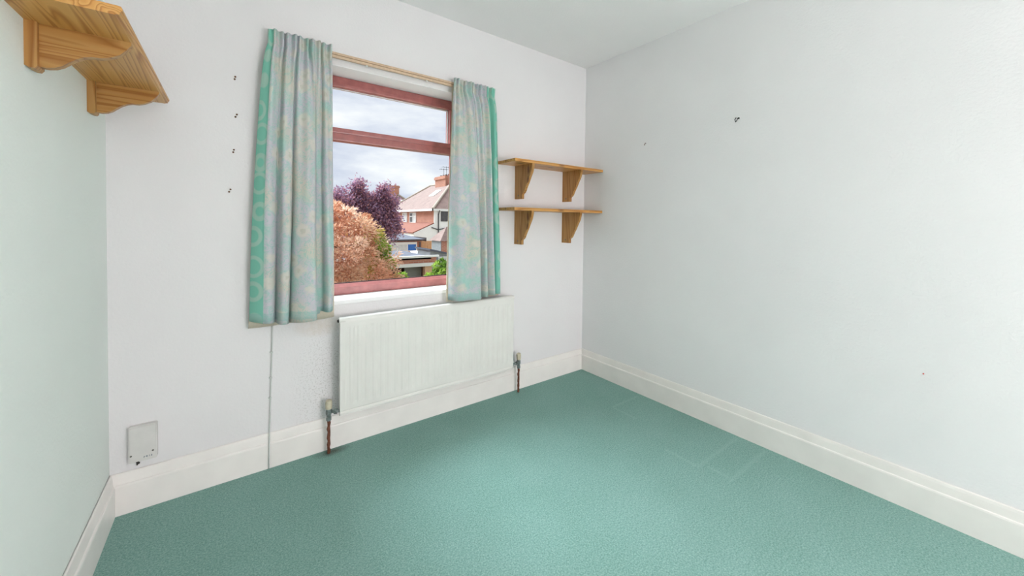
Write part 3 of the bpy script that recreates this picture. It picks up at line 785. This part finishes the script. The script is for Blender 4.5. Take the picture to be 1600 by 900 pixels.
for ax, ay in ((HX+3.3, HY+4.3), (HX+3.8, HY+5.9)):
    bm = bmesh.new(); tube(bm, [(ax, ay, 5.6), (ax, ay, 6.7)], 0.016, 6); tube(bm, [(ax-0.5, ay, 6.6), (ax+0.5, ay, 6.65)], 0.014, 6)
    for k in range(4): tube(bm, [(ax-0.4+k*0.25, ay-0.3, 6.62), (ax-0.4+k*0.25, ay+0.3, 6.62)], 0.012, 6)
    obj('aerial', bm, M['pipe'], h1)
chimney(h1, HX+3.0, HX+4.1, HY+3.9, HY+6.3, 4.3, 5.75, 4, M['brick'])
# roof light on the left-hand slope
sl = (5.04-EZ)/3.75
bm = bmesh.new(); vs = []
for y in (HY+3.5, HY+4.7):
    for x in (HX+1.55, HX+2.35):
        z = EZ + (x-(HX-0.25))*sl + 0.08; vs.append(bm.verts.new((x, y, z)))
lo = [bm.verts.new(v.co - Vector((-0.05, 0, 0.12))) for v in vs]
bm.faces.new((vs[0], vs[1], vs[3], vs[2])); bm.faces.new((lo[0], lo[2], lo[3], lo[1]))
for a, b in ((0, 1), (1, 3), (3, 2), (2, 0)): bm.faces.new((vs[a], lo[a], lo[b], vs[b]))
obj('roof_light', bm, M['fascia'], rf)
house_window(h1, 'x', HX, 32.45, 34.05, 1.00, 1.98, ['pane_net', 'pane_dark'], 2, 'fascia', 1.6)
house_window(h1, 'x', HX, 34.75, 36.0, 0.95, 1.98, ['pane_net'], 1)
house_window(h1, 'y', HY-0.06, 15.2, 16.9, 1.16, 2.02, ['pane_dark'], 2, 'pipe')
house_window(h1, 'y', HY-0.06, 18.6, 20.4, 1.10, 2.02, ['pane_dark'], 2, 'fascia')
bm = bmesh.new(); tube(bm, [(14.95, HY-0.32, EZ-0.1), (14.95, HY-0.14, EZ-0.45), (14.95, HY-0.14, -2.6)], 0.05, 8); tube(bm, [(14.3, HY-0.14, 0.62), (14.95, HY-0.14, 0.42), (15.6, HY-0.14, 0.56)], 0.045, 8); obj('downpipe', bm, M['pipe'], h1)
# lean-to along the brick side
bm = bmesh.new(); prism(bm, [(HX-1.95, 0.20), (HX, 1.05), (HX, 0.95), (HX-1.95, 0.10)], 'y', HY-0.02, HY+8.0); obj('lean_to_roof', bm, M['tile_red'], h1)
bm = bmesh.new(); prism(bm, [(HX-1.85, GZ), (HX-0.03, GZ), (HX-0.03, 0.95), (HX-1.85, 0.16)], 'y', HY-0.05, HY+7.8); obj('lean_to_wall', bm, M['render'], h1)

# --- flat-roofed brick extension with the blue blind
ex = thing('garden_building', (10.3, 24.5, GZ), 'low brick outbuilding with grey flat roof and a blue-blinded window', 'outbuilding')
bm = bmesh.new(); box(bm, 7.4, 11.1, 23.0, 27.6, GZ, -0.18); obj('brick_wall', bm, M['brick_dark'], ex)
bm = bmesh.new(); prism(bm, [(22.8, -0.11), (27.9, 0.16), (27.9, 0.08), (22.8, -0.19)], 'x', 7.2, 11.3); rf = obj('flat_roof', bm, M['felt'], ex)
bm = bmesh.new(); box(bm, 7.2, 11.32, 22.76, 22.82, -0.21, -0.09); box(bm, 11.30, 11.36, 22.76, 27.9, -0.24, 0.02); obj('fascia', bm, M['fascia_dark'], ex)
bm = bmesh.new(); box(bm, 7.3, 10.75, 22.94, 23.0, -0.38, -0.28); obj('lintel', bm, M['fascia'], ex)
house_window(ex, 'y', 23.0, 8.7, 10.75, -0.92, -0.38, ['pane_net', 'pane_net', 'blue'], 3, 'fascia')
bm = bmesh.new(); tube(bm, [(10.95, 22.9, -0.3), (10.95, 22.9, -2.7)], 0.05, 8); obj('downpipe', bm, M['pipe'], ex)

# --- tan fence panel between the outbuildings
fn = thing('fence_panel', (12.2, 24.3, GZ), 'tan wooden fence panel between the brick outbuildings', 'fence')
for k in range(8):
    bm = bmesh.new(); box(bm, 11.45+k*0.2, 11.45+k*0.2+0.185, 24.3, 24.33, GZ, -0.30); obj('board', bm, M['fence_wood'], fn)
obj('rail', mkbox(11.45, 13.05, 24.33, 24.38, -1.0, -0.9), M['fence_wood'], fn)

# --- small brick outhouse at the right with tiled roof
oh = thing('brick_outhouse', (11.5, 18.6, GZ), 'small brick outhouse with mottled tiled roof right of the tan fence', 'outbuilding')
bm = bmesh.new(); box(bm, 10.2, 12.9, 18.02, 19.3, GZ, 0.02); obj('brick_wall', bm, M['brick'], oh)
for k in range(8):
    bm = bmesh.new(); box(bm, 10.16, 10.2, 18.03+k*0.157, 18.03+k*0.157+0.145, GZ, 0.0); obj('grey_board', bm, M['grey_wood'], oh)
bm = bmesh.new(); hip_roof(bm, 10.2, 12.9, 18.02, 19.3, 0.02, 0.85, 0.14, 'x'); obj('roof', bm, M['tile'], oh)
house_window(oh, 'y', 18.02, 10.62, 11.5, -1.05, -0.15, ['pane_dark'], 1)

# --- grey shed in front of it
gs = thing('garden_shed', (8.9, 15.6, GZ), 'grey timber shed with pale slatted side beside the garage', 'shed')
bm = bmesh.new(); prism(bm, [(8.15, GZ), (10.2, GZ), (10.2, -0.72), (8.15, -0.24)], 'y', 15.02, 16.6); obj('body', bm, M['grey_wood'], gs)
bm = bmesh.new(); prism(bm, [(8.08, -0.24), (10.3, -0.76), (10.3, -0.68), (8.08, -0.16)], 'y', 14.9, 16.8); obj('roof', bm, M['felt'], gs)
for k in range(8):
    z = -1.55 + k*0.125
    bm = bmesh.new(); box(bm, 8.55, 9.35, 14.98, 15.02, z, z+0.11); obj('slat', bm, M['white_wood'], gs)

# --- white canopy sheet behind the garage
cn = thing('canopy', (8.6, 17.9, GZ), 'white plastic canopy roof between garage and grey shed', 'canopy')
bm = bmesh.new(); vs = [bm.verts.new(p) for p in ((8.25, 17.0, -0.62), (9.05, 17.0, -0.60), (9.5, 18.6, -0.52), (8.55, 18.6, -0.54))]
lo = [bm.verts.new(v.co - Vector((0, 0, 0.05))) for v in vs]
bm.faces.new(vs); bm.faces.new(lo[::-1])
for k in range(4): bm.faces.new((vs[k], lo[k], lo[(k+1) % 4], vs[(k+1) % 4]))
obj('sheet', bm, M['fascia'], cn)
for x, y in ((8.36, 17.1), (8.95, 17.1), (8.60, 17.85), (9.2, 17.85)): obj('post', mkbox(x-0.04, x+0.04, y-0.04, y+0.04, GZ, -0.66), M['grey_wood'], cn)

# --- garage with brick parapet
gr = thing('garage', (6.4, 14.8, GZ), 'flat-roofed garage with white fascia bands and a dark doorway', 'garage')
bm = bmesh.new(); box(bm, 3.4, 7.75, 13.5, 13.75, -0.78, -0.40); obj('brick_band', bm, M['brick'], gr)
obj('upper_fascia', mkbox(3.3, 7.85, 13.42, 13.52, -0.42, -0.33), M['fascia'], gr)
obj('lower_fascia', mkbox(3.4, 7.75, 13.40, 13.50, -0.80, -0.66), M['fascia'], gr)
bm = bmesh.new(); prism(bm, [(13.5, -0.40), (17.0, -0.36), (17.0, -0.46), (13.5, -0.50)], 'x', 3.35, 7.5); obj('flat_roof', bm, M['felt'], gr)
bm = bmesh.new(); box(bm, 3.4, 3.6, 13.55, 17, GZ, -0.5); box(bm, 7.3, 7.5, 13.75, 17, GZ, -0.5); box(bm, 3.6, 7.3, 16.8, 17, GZ, -0.5); obj('side_wall', bm, M['brick'], gr)
bm = bmesh.new(); box(bm, 7.22, 7.55, 13.5, 13.75, GZ, -0.78); obj('pier', bm, M['post'], gr)
bm = bmesh.new(); box(bm, 6.45, 7.22, 13.9, 13.95, GZ, -0.78); obj('grey_door', bm, M['door_grey'], gr)
bm = bmesh.new(); box(bm, 3.6, 6.45, 14.6, 14.65, GZ, -0.78); obj('shaded_opening', bm, M['shade'], gr)  # dark sheet painted as the shade in the open doorway
bm = bmesh.new(); box(bm, 5.55, 6.1, 14.57, 14.60, -1.02, -0.97); obj('letter_slot', bm, M['door_grey'], gr)

# --- garden rail
gl = thing('garden_rail', (5.9, 10.0, GZ), 'thin pale garden rail in front of the green hedge', 'rail')
obj('top_bar', mkbox(4.6, 8.2, 9.98, 10.04, -0.82, -0.77), M['post'], gl)
for x in (4.7, 5.6, 6.5, 7.4, 8.1): obj('post', mkbox(x-0.035, x+0.035, 9.98, 10.04, GZ, -0.77), M['post'], gl)

# --- two more houses far behind
def far_house(x0, x1, y0, y1, ez, rz, ch, label, skylight=None):
    h = thing('house', ((x0+x1)/2, (y0+y1)/2, GZ), label, 'house')
    bm = bmesh.new(); box(bm, x0, x1, y0, y1, GZ, ez); obj('brick_wall', bm, M['brick'], h)
    bm = bmesh.new(); e0, ra, rb = hip_roof(bm, x0, x1, y0, y1, ez, rz, 0.3); r = obj('roof', bm, M['tile'], h)
    for p in (e0, (x1+0.3, y0-0.3, ez)):
        bm = bmesh.new(); tube(bm, [Vector(p)+Vector((0, 0, 0.03)), Vector(ra)+Vector((0, 0, 0.03))], 0.12, 8); obj('hip_tile_line', bm, M['ridge'], r)
    chimney(h, *ch, 2, M['brick'])
    house_window(h, 'y', y0, x0+1.2, x0+3.0, ez-1.5, ez-0.4, ['pane_dark'], 2)
    if skylight:
        bm = bmesh.new(); vs = [bm.verts.new(p) for p in skylight]; lo = [bm.verts.new(Vector(p)+Vector((0.05, 0.1, -0.2))) for p in skylight]
        bm.faces.new(vs); bm.faces.new(lo[::-1])
        for k in range(4): bm.faces.new((vs[k], lo[k], lo[(k+1) % 4], vs[(k+1) % 4]))
        obj('roof_light', bm, M['fascia'], r)
far_house(16.3, 23.3, 50.5, 61.0, 2.4, 5.45, (19.0, 20.5, 53.4, 54.6, 4.4, 6.35), 'brown-roofed house behind the purple tree, its chimney left of the big roof',
          [(20.55, 51.65, 3.62), (21.05, 51.55, 3.52), (20.75, 52.45, 4.22), (20.25, 52.55, 4.32)])
far_house(8.0, 15.4, 53.0, 63.0, 0.9, 3.9, (11.9, 12.6, 55.2, 56.2, 3.0, 4.35), 'distant brown-roofed house at far left, above the orange conifer')

# ------------------------------------------------------------------ plants
rng = np.random.default_rng(7)
def unit(v): return v/np.linalg.norm(v, axis=-1, keepdims=True)

def leaves_mesh(name, P, D, L, Wd, colr, mat, parent, curl=0.25):
    """each leaf: kite of two triangles from base P along D with length L, width Wd"""
    n = len(P); ref = unit(rng.normal(size=(n, 3))); side = unit(np.cross(D, ref))
    nrm = np.cross(side, D)
    V = np.empty((n, 4, 3)); V[:, 0] = P; V[:, 1] = P + D*L[:, None]*0.5 + side*Wd[:, None]; V[:, 2] = P + D*L[:, None] - nrm*L[:, None]*curl; V[:, 3] = P + D*L[:, None]*0.5 - side*Wd[:, None]
    V = V.reshape(-1, 3) - np.array(origin(parent))
    idx = np.arange(n)*4
    T = np.stack([idx, idx+1, idx+2, idx, idx+2, idx+3], 1).reshape(-1)
    me = bpy.data.meshes.new(name)
    me.vertices.add(n*4); me.vertices.foreach_set('co', V.ravel())
    me.loops.add(n*6); me.loops.foreach_set('vertex_index', T.astype(np.int32))
    me.polygons.add(n*2); me.polygons.foreach_set('loop_start', (np.arange(n*2)*3).astype(np.int32)); me.polygons.foreach_set('loop_total', np.full(n*2, 3, dtype=np.int32))
    me.update(calc_edges=True); me.validate()
    at = me.attributes.new('leaf_colour', 'FLOAT_COLOR', 'POINT')
    c = np.repeat(np.concatenate([colr, np.ones((n, 1))], 1), 4, axis=0); at.data.foreach_set('color', c.ravel().astype(np.float32))
    o = bpy.data.objects.new(name, me); COL.objects.link(o); o.parent = parent; me.materials.append(mat)
    o['kind'] = 'stuff'
    return o

def pal(cols, n): 
    c = np.array([S(*k)[:3] for k in cols]); i = rng.integers(0, len(c), n); return c[i]*(0.85 + 0.3*rng.random((n, 1)))

def limb(bm, a, b, r0, r1, wob=0.08, k=5):
    a, b = Vector(a), Vector(b); pts = []
    for i in range(k+1):
        t = i/k; w = wob*math.sin(math.pi*t); pts.append(a.lerp(b, t) + Vector((w*math.sin(7*t+a.x), w*math.cos(5*t+b.y), 0)))
    tube(bm, pts, [r0+(r1-r0)*i/k for i in range(k+1)], 7)

# browned conifer close to the window
cf = thing('conifer', (1.75, 6.4, GZ), 'big browned orange conifer filling the lower left of the window view', 'tree')
bm = bmesh.new(); limb(bm, (1.75, 6.4, GZ), (1.75, 6.4, 1.5), 0.16, 0.03, 0.05, 8); obj('trunk', bm, M['bark'], cf)
bm = bmesh.new()
for k in range(22):
    a = k*2.4; z = -2.2 + 3.4*k/22; r = 1.25*math.sqrt(max(0.1, 1-((z+0.6)/2.6)**2)); limb(bm, (1.75, 6.4, z), (1.75+r*math.cos(a), 6.4+r*math.sin(a), z+0.12), 0.035, 0.01, 0.06)
obj('branches', bm, M['bark'], cf)
C0 = np.array([1.75, 6.4, -0.72]); RAD = np.array([1.52, 1.38, 2.30])
nc = 760
d = unit(rng.normal(size=(nc, 3))); d[:, 1] = np.where(rng.random(nc) < 0.6, -np.abs(d[:, 1]), d[:, 1])
sp = (np.abs(d)**2.6).sum(1)**(-1/2.6)
cc = C0 + d*sp[:, None]*RAD*np.where(rng.random((nc, 1)) < 0.68, 0.78 + 0.18*rng.random((nc, 1)), 0.35 + 0.45*rng.random((nc, 1)))
cr = 0.14 + 0.20*rng.random(nc)**1.5
per = 130; n = nc*per
ci = np.repeat(np.arange(nc), per)
sd = unit(rng.normal(size=(n, 3)) + 0.55*d[ci])
P = cc[ci] + sd*cr[ci][:, None]*(0.45 + 0.55*rng.random((n, 1)))*np.array([1, 1, 0.8])
D = unit(sd + np.array([0, 0, -0.35]) + 0.3*d[ci] + 0.25*rng.normal(size=(n, 3)))
base = np.array([S(*k)[:3] for k in ((226, 172, 140), (236, 192, 162), (210, 152, 120), (244, 214, 190), (222, 182, 150))])
col = base[rng.integers(0, 5, nc)][ci]*(0.75 + 0.5*rng.random((n, 1)))
gpt = np.array([3.15, 6.0, 0.75]); green = (np.abs(cc[:, 0]-3.05) < 0.42) & (np.abs(cc[:, 2]-0.62) < 0.62) & (rng.random(nc) < 0.55)
gcol = np.array([S(*k)[:3] for k in ((172, 178, 84), (140, 164, 66), (196, 176, 98))])[rng.integers(0, 3, nc)]
col = np.where((green[ci] & (rng.random(n) < 0.85))[:, None], gcol[ci]*(0.75 + 0.5*rng.random((n, 1))), col)
leaves_mesh('foliage', P, D, 0.05 + 0.05*rng.random(n), 0.009 + 0.008*rng.random(n), col, M['leaf'], cf)

# purple-leaved tree behind it
pt = thing('purple_tree', (4.25, 11.6, GZ), 'dark purple-leaved tree behind the orange conifer', 'tree')
bm = bmesh.new(); limb(bm, (4.25, 11.6, GZ), (4.25, 11.6, 0.4), 0.14, 0.09, 0.05); obj('trunk', bm, M['bark'], pt)
tips = [(4.05, 11.2, 1.92), (4.25, 11.3, 1.98), (3.6, 11.2, 1.9), (5.05, 11.2, 1.9), (5.2, 11.3, 0.9), (4.45, 11.0, 1.5), (3.05, 11.2, 2.02), (3.3, 11.5, 2.12), (3.45, 11.0, 1.85), (3.7, 11.3, 2.28), (3.85, 11.2, 2.42), (4.0, 11.4, 2.10), (3.55, 11.6, 1.55), (4.1, 11.2, 1.75), (4.35, 11.3, 1.75), (4.55, 11.3, 2.15), (4.72, 11.2, 2.36), (4.85, 11.5, 2.1), (4.9, 11.3, 1.75), (5.1, 11.3, 1.45), (5.25, 11.5, 1.2), (4.6, 11.1, 1.25), (4.9, 11.1, 0.95), (4.2, 11.0, 1.2), (3.8, 11.1, 1.2), (4.75, 11.5, 0.55), (4.35, 11.1, 0.65), (3.5, 11.3, 0.9), (5.0, 12.1, 1.4), (4.3, 12.4, 1.9), (3.6, 12.3, 1.5), (2.95, 11.6, 1.5)]
bm = bmesh.new()
for tp in tips: limb(bm, (4.25, 11.6, 0.2), tp, 0.045, 0.008, 0.10, 6)
obj('branches', bm, M['bark'], pt)
tipa = np.array(tips); fork = np.array([4.25, 11.6, 0.3]); n = 26000
ti = rng.integers(0, len(tips), n); f = 1 - 0.62*rng.random(n)**1.5
P = fork + (tipa[ti]-fork)*f[:, None] + rng.normal(size=(n, 3))*(0.05 + 0.20*(1-f)[:, None] + 0.045)
D = unit(rng.normal(size=(n, 3)) + np.array([0, 0, 0.1]))
leaves_mesh('foliage', P, D, 0.07 + 0.05*rng.random(n), 0.02 + 0.012*rng.random(n), pal(((170, 128, 148), (188, 142, 158), (148, 116, 142), (200, 144, 148), (172, 144, 172)), n), M['leaf'], pt)

def shrub(name, c, rad, n, cols, L, label, cat='shrub'):
    t_ = thing(name, (c[0], c[1], GZ), label, cat)
    bm = bmesh.new()
    for k in range(7):
        a = k*0.9; limb(bm, (c[0], c[1], GZ), (c[0]+rad[0]*0.7*math.cos(a), c[1]+rad[1]*0.7*math.sin(a), c[2]+rad[2]*0.6), 0.025, 0.008, 0.05)
    obj('stems', bm, M['bark'], t_)
    nc = 70; dd = unit(rng.normal(size=(nc, 3))); cc = np.array(c) + dd*np.array(rad)*(0.7+0.25*rng.random((nc, 1)))
    i = rng.integers(0, nc, n); sd = unit(rng.normal(size=(n, 3))+0.4*dd[i])
    P = cc[i] + sd*min(rad)*0.3*(0.4+0.6*rng.random((n, 1))); D = unit(sd + 0.4*rng.normal(size=(n, 3)))
    base = pal(cols, nc)
    leaves_mesh('foliage', P, D, L*(0.7+0.6*rng.random(n)), L*0.28*(0.7+0.6*rng.random(n)), base[i]*(0.75+0.5*rng.random((n, 1))), M['leaf'], t_)
GREEN = ((150, 178, 74), (186, 204, 96), (116, 150, 62), (170, 196, 90))
shrub('hedge', (7.15, 11.6, -1.35), (0.75, 0.5, 0.95), 9000, GREEN, 0.10, 'bright green hedge beside the pale garage pier')
shrub('round_shrub', (5.75, 12.6, -1.25), (0.30, 0.30, 0.38), 3000, GREEN, 0.07, 'small yellow-green round shrub in front of the dark doorway')
shrub('dry_shrub', (4.35, 9.0, -1.15), (0.75, 0.5, 0.48), 6000, ((210, 170, 120), (200, 184, 112), (190, 150, 104)), 0.08, 'dry tan and yellow shrub below the garage doorway')
